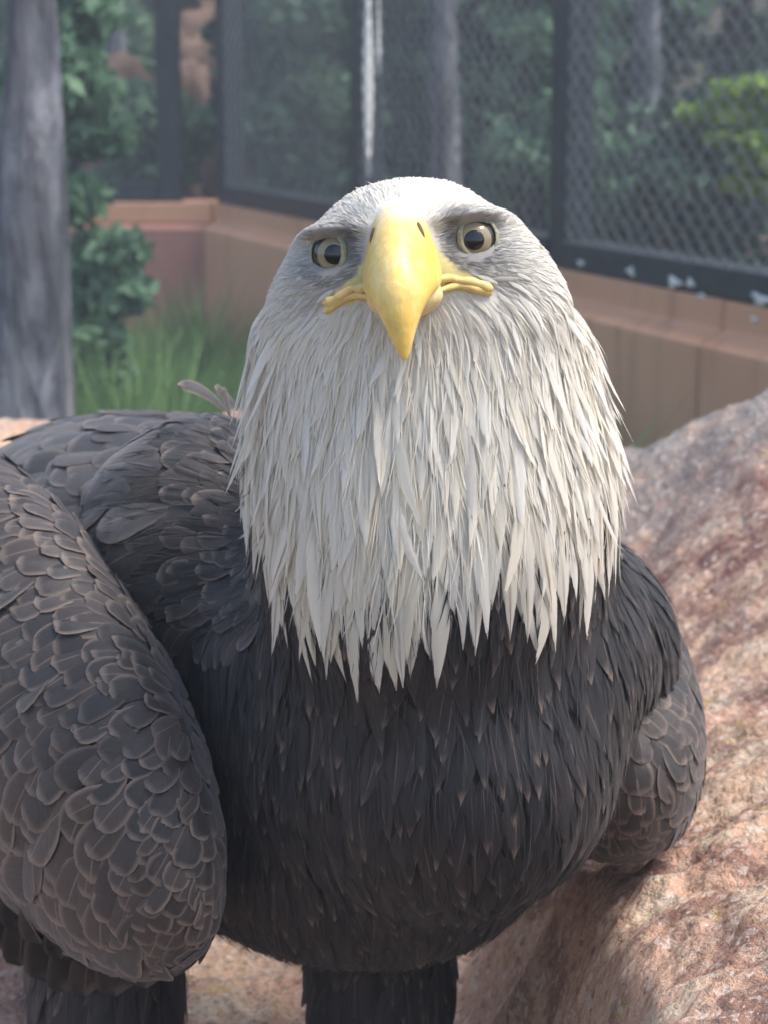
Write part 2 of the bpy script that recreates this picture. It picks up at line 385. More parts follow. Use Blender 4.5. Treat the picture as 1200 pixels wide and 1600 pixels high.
def rotm(d):  # columns: along, normal, up
    return np.array([[d[0], -d[1], 0], [d[1], d[0], 0], [0, 0, 1]])
def chain_link(A, d, L, z0, z1, pw=.066, ph=.056, r=.0019):
    m = MB(); n = int(L / (pw / 2)); nz = int((z1 - z0) / (ph / 2)); 
    nn = np.array([-d[1], d[0]])
    for i in range(n):
        pts = []
        for k in range(nz + 1):
            t = i * pw / 2 + (pw / 4 + .001) * (1 if (k + i) % 2 else -1) + pw / 2
            off = .0025 * (1 if (k % 2) else -1)
            q = A + d * t + nn * off; pts.append((q[0], q[1], z0 + k * ph / 2))
        m.tube(pts, r, 4, False)
    return m
def fence(name, A, d, outn, L, posts, label, mesh_from=0.):
    root = empty(name, (A[0], A[1], WT)); tag(root, label, 'fence')
    H = 2.6; Mx = rotm(d)
    for t in posts:
        q = A + d * t + outn * .055
        bevel(MB().box((q[0], q[1], WT + H / 2 + .001), (.045, .04, H / 2), Mx).build('post', M['black'], root, False), .005)
    def rail(t0, t1, z, h, w):
        q = A + d * (t0 + t1) / 2 + outn * .055
        bevel(MB().box((q[0], q[1], z), ((t1 - t0) / 2, w, h), Mx).build('rail', M['black'], root, False), .004)
    for a, b in zip(posts[:-1], posts[1:]):
        rail(a + .046, b - .046, WT + .036, .034, .052)
        rail(a + .046, b - .046, WT + H - .03, .026, .026)
        ml = chain_link(A + d * (a + .046) + outn * .010, d, b - a - .09, WT + .05, WT + 1.9)
        tag(ml.build('wire_mesh', M['wire'], root), kind='stuff')
    return root
LW = np.linalg.norm(C1 - C0); sp_ = .365 * LW
f_side = fence('side_fence', C0, WD, WN, 7., [0.03 + sp_ * i for i in range(5)], 'black post and wire mesh fence standing on the terracotta wall')
f_back = fence('back_fence', C0 + BD * .12, BD, BN, 4., [.06, 1.46, 2.86], 'dark fence with low rail above the maroon wall')

def dropping(x, y, z, sx, sz, nrm2, label):
    r_ = []; n = 12
    t2 = np.array([-nrm2[1], nrm2[0]])
    for k in range(n):
        a = 2 * math.pi * k / n; rr = 1 + .35 * math.sin(3 * a + x * 40) + .2 * random.uniform(-1, 1)
        s_ = math.cos(a) * sx * rr; zz = math.sin(a) * sz * rr
        r_.append((s_, zz))
    outer = [np.array([x + t2[0] * a, y + t2[1] * a, z + b]) for a, b in r_]
    inner = [np.array([x + t2[0] * a * .6 + nrm2[0] * .003, y + t2[1] * a * .6 + nrm2[1] * .003, z + b * .6]) for a, b in r_]
    o = MB().loft([outer, inner]).build('bird_dropping', M['drop'])
    return tag(o, label, 'dropping', 'droppings on the fence rail and wall')
for i, (px, py, sx, sz) in enumerate([(906, 411, .011, .009), (984, 424, .012, .01), (1052, 441, .02, .013), (1077, 443, .011, .01), (1096, 462, .012, .005), (1190, 468, .03, .012), (1182, 500, .007, .008)]):
    k = (px - 600) / FPX; t = (C0[0] - k * C0[1]) / (k * WD[1] - WD[0]); q = C0 + WD * t
    z = P(px, py, q[1])[2]
    dropping(q[0] - WN[0] * .002 + (WN[0] * .003 if z > WT else 0), q[1] - WN[1] * .002 + (WN[1] * .003 if z > WT else 0), z, sx * 1.6, sz, -WN, {2: 'broad white dropping on the black rail, largest beside two small ones', 5: 'wide white dropping splashed where black rail meets terracotta wall', 6: 'small white dropping speck on the terracotta wall face under the rail', 4: 'thin flat white dropping along the lower edge of the black rail'}.get(i, {0: 'small round white dropping on black rail beside the wide fence post', 3: 'small round white dropping close beside the broad dropping on black rail'}.get(i, 'small lone white dropping on black rail below the thin grey trunk')))
# whitish streaks running down two of the posts
for t, (zlo, zhi), w, side in ((0.03 + sp_, (.18, 1.5), .020, -.014), (0.03 + sp_, (.5, 1.6), .010, .022)):
    q = C0 + WD * (t + .0455) + WN * (.055 + side)
    zz = np.linspace(zlo, zhi, 16); ww = w * (.35 + .9 * np.abs(np.sin(zz * 6 + side * 90)) * np.linspace(.5, 1, 16))
    rings = [[np.array([*(q + WN * s * w_ + WD * o), z]) for s, o in ((-1, 0), (-.6, .002), (.6, .002), (1, 0))] for z, w_ in zip(zz, ww)]
    tag(MB().loft(rings).build('dropping_streak', M['drop']), '%s white dropping streak running down a black fence post' % ('wide' if w > .015 else 'thin'), 'dropping', 'white streaks down the fence post')

c = P(999, 272, 6.92); zz = np.linspace(-.10, .10, 12)
tag(MB().loft([[np.array([c[0] + s_ * w_, c[1] + o_, c[2] + z]) for s_, o_ in ((-1, 0), (-.5, -.006), (.5, -.006), (1, 0))] for z, w_ in zip(zz, np.interp(zz, [-.1, -.09, -.03, .1], [.01, .026, .018, .010]))]).build('dropping_streak', M['drop']), 'white dropping streak on the thin grey trunk behind the mesh', 'dropping')
# ------------------------------------------------------------------ vegetation
def leaf_cloud(centres, radii, n, size, flat=.6, aspect=2., seed=0):
    g = np.random.default_rng(seed); k = g.integers(0, len(centres), n); c = np.array(centres)[k]; r = np.array(radii)[k]
    v = norm(g.normal(size=(n, 3))) * (g.uniform(.25, 1, (n, 1)) ** .5); p = c + v * r
    a = norm(g.normal(size=(n, 3)) + np.array([0, 0, -.3])); b = norm(np.cross(a, g.normal(size=(n, 3))))
    s = size * g.uniform(.6, 1.4, (n, 1)); V = np.stack([p - a * s * aspect / 2, p + b * s * .5, p + a * s * aspect / 2, p - b * s * .5], 1)
    cl = np.clip(g.uniform(0, 1, n) * .6 + .4 * (k % 7) / 6., 0, 1)
    return V.reshape(-1, 3), np.arange(4 * n).reshape(n, 4), np.repeat(np.stack([cl, cl, cl], -1), 4, 0)
def tree(name, x, y, H, r0, centres, radii, n, size, lm, label, bm='darkbark', z0=None, group=None, limbs=6, lean=(0, 0), seed=1, aspect=2.):
    z0 = float(hill(np.array(x), np.array(y))) - .05 if z0 is None else z0
    root = empty(name, (x, y, z0)); tag(root, label, 'shrub' if 'shrub' in name else 'tree', group)
    m = MB(); g = random.Random(seed)
    pts = [(x + lean[0] * t + .02 * math.sin(5 * t), y + lean[1] * t, z0 + H * t) for t in np.linspace(0, 1, 9)]
    m.tube(pts, [r0 * (1 - .75 * t) for t in np.linspace(0, 1, 9)], 10)
    cs = [np.array(c) for c in centres]
    for i in range(min(limbs, len(cs))):
        c = cs[i]; t = min(.95, max(.1, (c[2] - z0) / H - .12)); b = np.array([x + lean[0] * t, y + lean[1] * t, z0 + H * t])
        m.tube([b, b * .5 + c * .5 + np.array([0, 0, .05]), c], [r0 * .35, r0 * .22, r0 * .08], 6)
    m.build('trunk', M[bm], root)
    V, F, fc = leaf_cloud(centres, radii, n, size, seed=seed, aspect=aspect)
    mesh_obj('crown', V, F, M[lm], root, smooth=False, fc=fc)
    return root
def blobs(x, y, z0, z1, w0, w1, n, seed):
    g = random.Random(seed); C = []; Rr = []
    for i in range(n):
        t = i / max(1, n - 1); w = w0 + (w1 - w0) * t; a = g.uniform(0, 6.28); q = g.uniform(.2, 1)
        C.append((x + w * q * math.cos(a), y + w * q * math.sin(a) * .8, z0 + (z1 - z0) * t + g.uniform(-.05, .05))); rr = w * g.uniform(.35, .6) + .05
        Rr.append((rr, rr, rr * .6))
    return C, Rr
def at(px, d): return (px - 600) / FPX * d
spec = [  # px, depth, crown bottom, crown top, width low, width top, n leaves, size, material, label
    (640, 9.6, -.2, 3.2, .75, .3, 9000, .055, 'leaf_dark', 'dark evergreen tree behind the fence post streaked with white'),
    (745, 8.6, -.3, 2.6, .55, .25, 8000, .05, 'leaf_mid', 'blue green tree filling the bay between two fence posts'),
    (930, 9.4, -.5, 3.4, .85, .4, 9000, .055, 'leaf_dark', 'broad dark evergreen tree behind the wide fence post'),
    (1130, 8.8, -.5, 3.2, .8, .5, 9500, .055, 'leaf_mid', 'leafy green tree rising behind the yellow green branches'),
    (470, 12.5, -.2, 4.2, .8, .4, 9000, .06, 'leaf_dark', 'tall dark tree past the corner of the terracotta wall'),
    (215, 13.5, 0.1, 4.2, .9, .5, 9000, .065, 'leaf_dark', 'dark spreading tree rising above the maroon wall'),
    (420, 9.4, -.5, .9, .40, .2, 5000, .045, 'leaf_dark', 'dark bush beside the large reddish brown rock'),
    (520, 8.4, -.5, 1.3, .32, .25, 5000, .045, 'leaf_mid', 'green bush tucked behind the post streaked with white'),
    (820, 7.2, -.6, 1.2, .30, .22, 5000, .04, 'leaf_mid', 'green bush close behind the wide fence post'),
    (1040, 6.6, -.7, .35, .35, .2, 4000, .04, 'leaf_dark', 'low dark bush below the yellow green branches'),
    (600, 16.0, 0., 5.2, 1.5, .8, 9000, .09, 'leaf_dark', 'distant dark tree filling the gap above the white head'),
    (1000, 15.0, 0., 5.2, 1.5, .8, 9000, .09, 'leaf_mid', 'distant green tree high behind the thin grey trunk'),
    (300, 17.0, .6, 5.4, 1.4, .8, 9000, .09, 'leaf_dark', 'distant dark tree high above the brown rocks'),
    (90, 11.0, -.2, 4.0, .8, .5, 9000, .06, 'leaf_mid', 'green tree half hidden by the grey bark trunk'),
]
for i, (px, d, zb, zt, w0, w1, n, sz, lm, lab) in enumerate(spec):
    x = at(px, d); C, Rr = blobs(x, d, zb, zt, w0, w1, 26, i + 3)
    tree('background_tree', x, d, zt - float(hill(np.array(x), np.array(d))) - .1, .09, C, Rr, n, sz, lm, lab, group='trees outside the fence', seed=i + 5)
x = at(1215, 6.5); C = [(x - .10, 6.4, .46), (x + .02, 6.5, .38), (x - .2, 6.45, .38), (x + .12, 6.5, .5), (x - .02, 6.4, .24), (x - .1, 6.45, .16), (x + .1, 6.5, .2), (x - .14, 6.4, .30), (x + .2, 6.6, .1), (x + .25, 6.6, .4)]
tree('maple_tree', x + .2, 6.7, 1.7, .03, C, [(.17, .12, .03)] * len(C), 1700, .036, 'leaf_light', 'young tree with bright yellow green leaves just outside the mesh', limbs=9, seed=20)
x = at(128, 5.6); C, Rr = blobs(x, 5.6, -.65, .95, .105, .13, 26, 40)
tree('leafy_shrub', x, 5.6, 1.5, .02, C, Rr, 5200, .036, 'leaf_mid', 'tall blue green shrub growing beside the grey trunk', z0=GZ, seed=33)
x = at(255, 8.6); C, Rr = blobs(x, 8.6, .05, .45, .28, .1, 8, 44)
tree('low_shrub', x, 8.6, .9, .02, C, Rr, 1500, .035, 'leaf_mid', 'low green shrub just behind the maroon wall', z0=GZ, seed=34, limbs=4)
# brown boulders outside
def boulder(px, py, d, r, label, sq=(1, .8, .8), seed=0):
    m = bmesh.new(); bmesh.ops.create_icosphere(m, subdivisions=4, radius=1)
    V = np.array([v.co for v in m.verts]); F = [[v.index for v in f.verts] for f in m.faces]; m.free()
    V = V * (1 + 1.3 * fbm(V * 1.6 + seed * 7, 5, 2.2, .6)[:, None]) * np.array(sq) * r
    c = P(px, py, d); o = mesh_obj('boulder', V + c, F, M['boulder']); return tag(o, label, 'rock', 'brown rocks on the slope')
boulder(205, 235, 9.8, .28, 'brown rock on the slope above the maroon wall', (1, .8, 1.3), 1)
boulder(290, 215, 10.4, .25, 'pale brown rock beside the dark corner post', (.8, .8, 1.6), 2)
boulder(440, 235, 9.4, .40, 'large reddish brown rock right of the corner post', (1, .8, 1.0), 3)
boulder(395, 130, 11, .45, 'brown rock higher up behind the large reddish one', (1, .8, 1.1), 4)
boulder(1090, 395, 7.4, .22, 'brown rock low behind the yellow green branches', (1.6, .8, .5), 5)
# dark trunks outside
for px, d, r, lab in ((190, 10.5, .055, 'slim dark tree trunk between the brown rocks'), (690, 7.8, .07, 'grey slim tree trunk behind the mesh above the white head'), (1000, 7.0, .055, 'thin grey trunk seen through the mesh right of the wide post')):
    x = at(px, d); z0 = float(hill(np.array(x), np.array(d))) - .1; root = empty('bare_tree', (x, d, z0)); tag(root, lab, 'tree')
    m = MB().tube([(x + .015 * math.sin(k), d, z0 + k * .5) for k in range(9)], [r * (1 - .05 * k) for k in range(9)], 10); m.build('trunk', M['bark'], root)
    m = MB()
    for k in range(5): 
        a = 1.3 * k; b = np.array([x, d, z0 + 1.6 + .4 * k]); m.tube([b, b + np.array([.3 * math.cos(a), .3 * math.sin(a), .25]), b + np.array([.5 * math.cos(a), .5 * math.sin(a), .55])], [.02, .012, .005], 5)
    m.build('branches', M['darkbark'], root)
# the big grey trunk on the left
TD = 3.35; tr = empty('grey_tree', (at(38, TD), TD, GZ)); tag(tr, 'thick grey rough barked tree trunk rising behind the rock shelf', 'tree')
rings = []
for py, xl, xr in ((-700, 22, 78), (-300, 20, 80), (0, 17, 86), (100, 12, 92), (200, 2, 98), (320, -8, 103), (450, -20, 108), (560, -30, 112), (660, -42, 116), (800, -60, 125), (960, -95, 150), (1100, -130, 185)):
    c = P((xl + xr) / 2, py, TD); r = (xr - xl) / 2 / FPX * TD
    ring = []
    for k in range(48):
        a = 2 * math.pi * k / 48; q = np.array([math.cos(a), math.sin(a), c[2] * 2.])
        rr = r * (1 + .16 * float(fbm(np.array([q[0] * 3.5, q[1] * 3.5, c[2] * 1.2]), 4)) + .03 * math.sin(9 * a + c[2] * 4))
        ring.append((c[0] + rr * math.cos(a), TD + rr * math.sin(a), c[2]))
    rings.append(ring)
rings = rings[::-1]; rr2 = []
for a, b in zip(rings[:-1], rings[1:]):
    for t in np.linspace(0, 1, 5)[:-1]: rr2.append([tuple(np.array(p) * (1 - t) + np.array(q) * t) for p, q in zip(a, b)])
rr2.append(rings[-1])
tk = MB().loft(rr2).build('trunk', M['bark'], tr)
top = np.array([at(38, TD), TD, 1.45]); m = MB()
for k in range(6):
    a = k * 1.05; m.tube([top - np.array([0, 0, .1 * k]), top + np.array([.35 * math.cos(a), .35 * math.sin(a), .35 - .08 * k]), top + np.array([.8 * math.cos(a), .8 * math.sin(a), .7])], [.03, .02, .008], 6)
m.build('limbs', M['bark'], tr)
C, Rr = blobs(top[0], top[1], 1.85, 2.6, .7, .3, 12, 77); V, F, fc = leaf_cloud(C, Rr, 4000, .05, seed=9); mesh_obj('crown', V, F, M['leaf_mid'], tr, False, fc=fc)
# grass inside the enclosure
def grass(n, x0, x1, y0, y1, hmin, hmax, seed, wd=.006):
    g = np.random.default_rng(seed); x = g.uniform(x0, x1, n); y = g.uniform(y0, y1, n); ok = outd(x, y) < -.08; x, y = x[ok], y[ok]; n = len(x)
    cl = vnoise(np.stack([x * 3, y * 3, 0 * x], -1)); h = hmin + (hmax - hmin) * cl * g.uniform(.5, 1.1, n)
    b = np.stack([x, y, np.full(n, GZ)], -1); a = g.uniform(0, 6.28, n); lean = np.stack([np.cos(a), np.sin(a), 0 * a], -1) * (h * g.uniform(.1, .5, n))[:, None]
    s = np.stack([-np.sin(a + .7), np.cos(a + .7), 0 * a], -1) * wd; up = np.array([0, 0, 1.]) * h[:, None]
    V = np.stack([b - s, b + s, b + up * .6 + lean * .35 + s * .7, b + up * .6 + lean * .35 - s * .7, b + up + lean], 1).reshape(-1, 3)
    i = np.arange(n)[:, None] * 5; F = np.concatenate([i + [[0, 1, 2]], i + [[0, 2, 3]], i + [[3, 2, 4]]]); c = np.repeat(np.clip(cl * .5 + g.uniform(0, .6, n), 0, 1), 5)
    return V, F, np.stack([c, c, c], -1)
V, F, fc = grass(34000, -2.2, .4, 3.3, 7.6, .14, .78, 3)
tag(mesh_obj('tall_grass', V, F, M['leaf_grass'], fc=fc), 'tall green grass growing in front of the maroon wall', 'grass', kind='stuff')

# ================================================================== THE EAGLE
eagle = empty('eagle', (-.075, 1.1, -.155)); tag(eagle, 'white headed brown eagle with hooked yellow beak standing on the rock', 'eagle')
HS = .0002965 * 1.0
O = P(625.5, 379, .915); s_px = ((O - CAM) @ FWD) / FPX
ROLL, YAW = R(5.2), R(6)
def HL(q):
    """head-local (x right, w away, z up; photo pixels) -> world"""
    q = np.atleast_2d(np.asarray(q, float)); x, w, z = q[:, 0], q[:, 1], q[:, 2]
    x1 = x * math.cos(YAW) + w * math.sin(YAW); w1 = -x * math.sin(YAW) + w * math.cos(YAW)
    x2 = x1 * math.cos(ROLL) - z * math.sin(ROLL); z2 = x1 * math.sin(ROLL) + z * math.cos(ROLL)
    return O + s_px * (x2[:, None] * RT + w1[:, None] * FWD + z2[:, None] * UP)
def HI(p):
    q = (np.atleast_2d(p) - O) / s_px; x2, w1, z2 = q @ RT, q @ FWD, q @ UP
    x1 = x2 * math.cos(ROLL) + z2 * math.sin(ROLL); z = -x2 * math.sin(ROLL) + z2 * math.cos(ROLL)
    x = x1 * math.cos(YAW) - w1 * math.sin(YAW); w = x1 * math.sin(YAW) + w1 * math.cos(YAW)
    return np.stack([x, w, z], -1)
def dirL(v): return HL([v])[0] - O
def seln(n, e): 
    a = np.linspace(0, 2 * math.pi, n, endpoint=False); c, s = np.cos(a), np.sin(a)
    return np.sign(c) * np.abs(c) ** (2 / e), np.sign(s) * np.abs(s) ** (2 / e)

def interp_rows(rows, m):
    rows = np.array(rows, float); k = np.linspace(0, len(rows) - 1, m)
    out = []
    for c in range(rows.shape[1]):   # Catmull-Rom through the rows
        y = rows[:, c]; i = np.clip(np.floor(k).astype(int), 0, len(y) - 2); t = k - i
        p0 = y[np.clip(i - 1, 0, None)]; p1 = y[i]; p2 = y[i + 1]; p3 = y[np.clip(i + 2, None, len(y) - 1)]
        out.append(.5 * (2 * p1 + (p2 - p0) * t + (2 * p0 - 5 * p1 + 4 * p2 - p3) * t ** 2 + (3 * p1 - p0 - 3 * p2 + p3) * t ** 3))
    return np.stack(out, -1)
bodyM = MB()
# skull (head frame)
rows = [(112, 34, 90, 160), (104, 74, 62, 190), (90, 105, 38, 215), (70, 131, 15, 240), (49, 159, 2, 255), (19, 194, -4, 270), (-21, 222, -2, 280), (-51, 238, 4, 285), (-90, 252, 12, 290), (-140, 254, 22, 296), (-190, 232, 45, 280), (-225, 190, 75, 260)]
rings = []
for z, rx, f, b in interp_rows(rows, 30):
    cx, sy = seln(48, 1.85); c = (f + b) / 2; ry = (b - f) / 2
    rings.append(HL(np.stack([cx * rx, c + sy * ry, np.full(48, z)], -1)))
bodyM.loft(rings)
# neck and ruff (photo frame)
NECK = [(430, 480, 820, .95, .99), (470, 425, 880, .925, 1.03), (520, 393, 918, .912, 1.05), (580, 383, 938, .911, 1.06), (650, 379, 955, .908, 1.08), (750, 377, 970, .905, 1.09), (850, 388, 966, .905, 1.10), (930, 402, 948, .909, 1.10), (1000, 432, 922, .918, 1.10), (1060, 470, 880, .930, 1.09), (1120, 520, 820, .945, 1.08)]
rows = NECK
rings = []
for py, xl, xr, f, b in interp_rows(rows, 36):
    ca, sa = seln(56, 2.1); dc = (f + b) / 2; dr = (b - f) / 2; ring = []
    for c_, s_ in zip(ca, sa):
        d = dc + s_ * dr; mid = P((xl + xr) / 2, py, dc); hw = (xr - xl) / 2 / FPX * dc
        p = mid + RT * hw * c_; p = p + np.array([0, s_ * dr, 0]); ring.append(p)
    rings.append(ring)
bodyM.loft(rings)
AX = R(35); BK = np.array([-math.sin(AX), math.cos(AX), 0]); LT = np.array([math.cos(AX), math.sin(AX), 0]); ZZ = np.array([0, 0, 1.])
def ellipsoid(mb, c, axes, radii, e=2., n=40, m=24):
    rings = []
    for i in range(1, m):
        ph = -math.pi / 2 + math.pi * i / m; cp, sp = math.cos(ph), math.sin(ph)
        ca, sa = seln(n, e); cpe = cp ** (2 / e); spe = math.copysign(abs(sp) ** (2 / e), sp)
        rings.append([c + axes[0] * radii[0] * a * cpe + axes[1] * radii[1] * b * cpe + axes[2] * radii[2] * spe for a, b in zip(ca, sa)])
    mb.loft(rings)
ellipsoid(bodyM, P(625, 1120, 1.05), (LT, BK, ZZ), (.100, .148, .108))                    # breast
ellipsoid(bodyM, P(655, 1005, 1.06), (LT, BK, ZZ), (.118, .142, .098))                    # upper breast
BK2 = norm(BK + np.array([0, 0, -.06])); ellipsoid(bodyM, P(270, 925, 1.34), (LT, BK2, ZZ), (.125, .30, .125))   # back
ellipsoid(bodyM, P(335, 880, 1.13), (LT, BK, ZZ), (.075, .10, .088))                     # bird's right shoulder
ellipsoid(bodyM, P(900, 1010, 1.10), (LT, BK, ZZ), (.05, .07, .07))                      # bird's left shoulder
ellipsoid(bodyM, P(480, 1220, 1.15), (LT, BK, ZZ), (.12, .19, .095))                      # belly
GB = -.155
legs = [P(160, 1500, 1.10), P(594, 1500, 1.13)]
for L in legs:
    tp = L + np.array([0, .03, .09]); bt = L.copy(); bt[2] = GB + .012
    m_ = []
    for t in np.linspace(0, 1, 12):
        c = tp * (1 - t) + bt * t; r = np.interp(t, [0, .3, .62, .8, 1.], [.050, .050, .047, .034, .010])
        m_.append([c + np.array([r * math.cos(a), r * 1.15 * math.sin(a), 0]) for a in np.linspace(0, 2 * math.pi, 24, endpoint=False)])
    bodyM.loft(m_)

def remesh(mb, voxel, smooth, extra=0):
    o = mesh_obj('tmp', mb.V, mb.F, None); m = o.modifiers.new('r', 'REMESH'); m.mode = 'VOXEL'; m.voxel_size = voxel
    dg = bpy.context.evaluated_depsgraph_get(); me = bpy.data.meshes.new_from_object(o.evaluated_get(dg))
    bpy.data.objects.remove(o)
    V = np.empty(len(me.vertices) * 3); me.vertices.foreach_get('co', V); V = V.reshape(-1, 3)
    E = np.empty(len(me.edges) * 2, dtype=np.int32); me.edges.foreach_get('vertices', E); E = E.reshape(-1, 2)
    F = [tuple(p.vertices) for p in me.polygons]
    deg = np.bincount(E.ravel(), minlength=len(V))[:, None]
    for _ in range(smooth):
        S = np.zeros_like(V); np.add.at(S, E[:, 0], V[E[:, 1]]); np.add.at(S, E[:, 1], V[E[:, 0]]); V = V * .4 + .6 * S / np.maximum(deg, 1)
    if extra:
        px, py = proj(V); w = (sstep(510, 600, py) * sstep(1600, 1500, py) * np.where(py < 820, .75, .9))[:, None]; dg_ = np.maximum(deg, 1)
        for _ in range(extra):
            S = np.stack([np.bincount(E[:, 0], V[E[:, 1], c], len(V)) + np.bincount(E[:, 1], V[E[:, 0], c], len(V)) for c in range(3)], -1); V = V + w * (S / dg_ - V)
    return V, F
BV, BF = remesh(bodyM, .0023, 7, 110)
# sculpt the face: eye sockets, brow ridges, lores
q = HI(BV); hx = np.abs(q[:, 0]); front = (q[:, 1] < 150) & (q[:, 2] > -160)
g = lambda x0, z0, sx, sz: np.exp(-((hx - x0) / sx) ** 2 - ((q[:, 2] - z0) / sz) ** 2) * front
push = 15 * g(112, -2, 34, 28) - 30 * np.exp(-((hx - 116) / 46) ** 2 - ((q[:, 2] - 37 - .08 * (hx - 112)) / 11) ** 2) * front - 10 * g(165, 30, 40, 12) + 7 * g(78, 0, 22, 40) - 8 * g(150, -45, 50, 26) + 5 * g(150, 5, 20, 26) - 10 * g(0, 62, 60, 25)
q2 = q.copy(); q2[:, 1] += push; q2[:, 0] -= np.sign(q[:, 0]) * push * .45; BV = np.where(front[:, None], HL(q2), BV)

def in_white(p):
    p = np.atleast_2d(p); px, py = proj(p); q = HI(p)
    yb = np.interp(px, [340, 390, 450, 520, 600, 660, 720, 800, 880, 940, 1000], [600, 710, 870, 890, 900, 890, 830, 825, 845, 770, 640])
    nk = np.array(NECK); xl, xr, f, b = (np.interp(py, nk[:, 0], nk[:, c]) for c in (1, 2, 3, 4)); cx = (xl + xr) / 2
    ins = ((px - cx) / ((xr - xl) / 2)) ** 2 + ((p[:, 1] - (f + b) / 2) / ((b - f) / 2)) ** 2 < 1.09
    return (py < yb) & (ins | (q[:, 2] > -215)) & (p[:, 1] < 1.06)
def greyness(p):
    q = HI(p); hx = np.abs(q[:, 0]); f = (q[:, 1] < 120)
    e = lambda x0, z0, sx, sz: np.exp(-((hx - x0) / sx) ** 2 - ((q[:, 2] - z0) / sz) ** 2) * f
    return np.clip(.95 * e(84, 22, 20, 24) + .8 * e(112, -36, 42, 18) + .5 * e(112, 30, 40, 10) + .5 * e(75, -25, 22, 30) + .35 * e(145, -75, 60, 20) + .95 * e(112, 0, 46, 44) + .3 * e(165, -20, 40, 30), 0, .92)
wm = in_white(BV).astype(float); gr = greyness(BV) * wm
def yellow(p):
    q = HI(p); hx = np.abs(q[:, 0]); z = q[:, 2]
    return ((hx > 36) & (hx < 112) & (z < np.interp(hx, [36, 55, 80, 112], [8, -12, -44, -64])) & (z > -84) & (q[:, 1] < 90)).astype(float)
ye = yellow(BV)
body = mesh_obj('body', BV, BF, M['body'], eagle, fc=np.stack([wm, gr, ye], -1))

def tri(F): 
    out = []
    for f in F:
        for i in range(1, len(f) - 1): out.append((f[0], f[i], f[i + 1]))
    return np.array(out)
def sample(V, F, n):
    T = tri(F); a, b, c = V[T[:, 0]], V[T[:, 1]], V[T[:, 2]]; A = np.linalg.norm(np.cross(b - a, c - a), axis=1) / 2
    k = rng.choice(len(T), n, p=A / A.sum()); u = np.sqrt(rng.uniform(size=(n, 1))); v = rng.uniform(size=(n, 1))
    return a[k] * (1 - u) + b[k] * u * (1 - v) + c[k] * u * v
def poisson(p, sp):
    cell = float(sp.max()); G = {}; keep = []
    for i in range(len(p)):
        k = tuple(np.floor(p[i] / cell).astype(int)); ok = True; s2 = sp[i] ** 2
        for dx in (-1, 0, 1):
            for dy in (-1, 0, 1):
                for dz in (-1, 0, 1):
                    for j in G.get((k[0] + dx, k[1] + dy, k[2] + dz), ()):
                        d = p[i] - p[j]
                        if d[0] * d[0] + d[1] * d[1] + d[2] * d[2] < s2: ok = False; break
                    if not ok: break
                if not ok: break
            if not ok: break
        if ok: keep.append(i); G.setdefault(k, []).append(i)
    return np.array(keep, dtype=int)
class Surf:
    def __init__(s, V, F): s.b = BVHTree.FromPolygons([tuple(v) for v in V], F); s.V = V; s.F = F
    def near(s, p):
        P_ = np.empty_like(p); N_ = np.empty_like(p)
        for i in range(len(p)):
            c, n, _, _ = s.b.find_nearest(Vector(p[i])); P_[i] = c; N_[i] = n
        return P_, N_
def prof_fn(kind, t):
    if kind == 'lance': return np.where(t < .35, (t / .35 + .02) ** .55, np.maximum(1 - np.clip((t - .35) / .65, 0, 1) ** 1.7, .0))
    if kind == 'oval': return np.where(t < .55, (t / .55 + .02) ** .5, np.sqrt(np.maximum(1 - np.clip((t - .55) / .45, 0, 1) ** 2.6, 0)))
    if kind == 'round': return np.where(t < .5, (t / .5 + .05) ** .35, np.sqrt(np.maximum(1 - np.clip((t - .6) / .4, 0, 1) ** 2.4, 0)))
    return np.where(t < .3, (t / .3 + .1) ** .5, 1 - ((t - .3) / .7).clip(0, 1) ** 1.3)
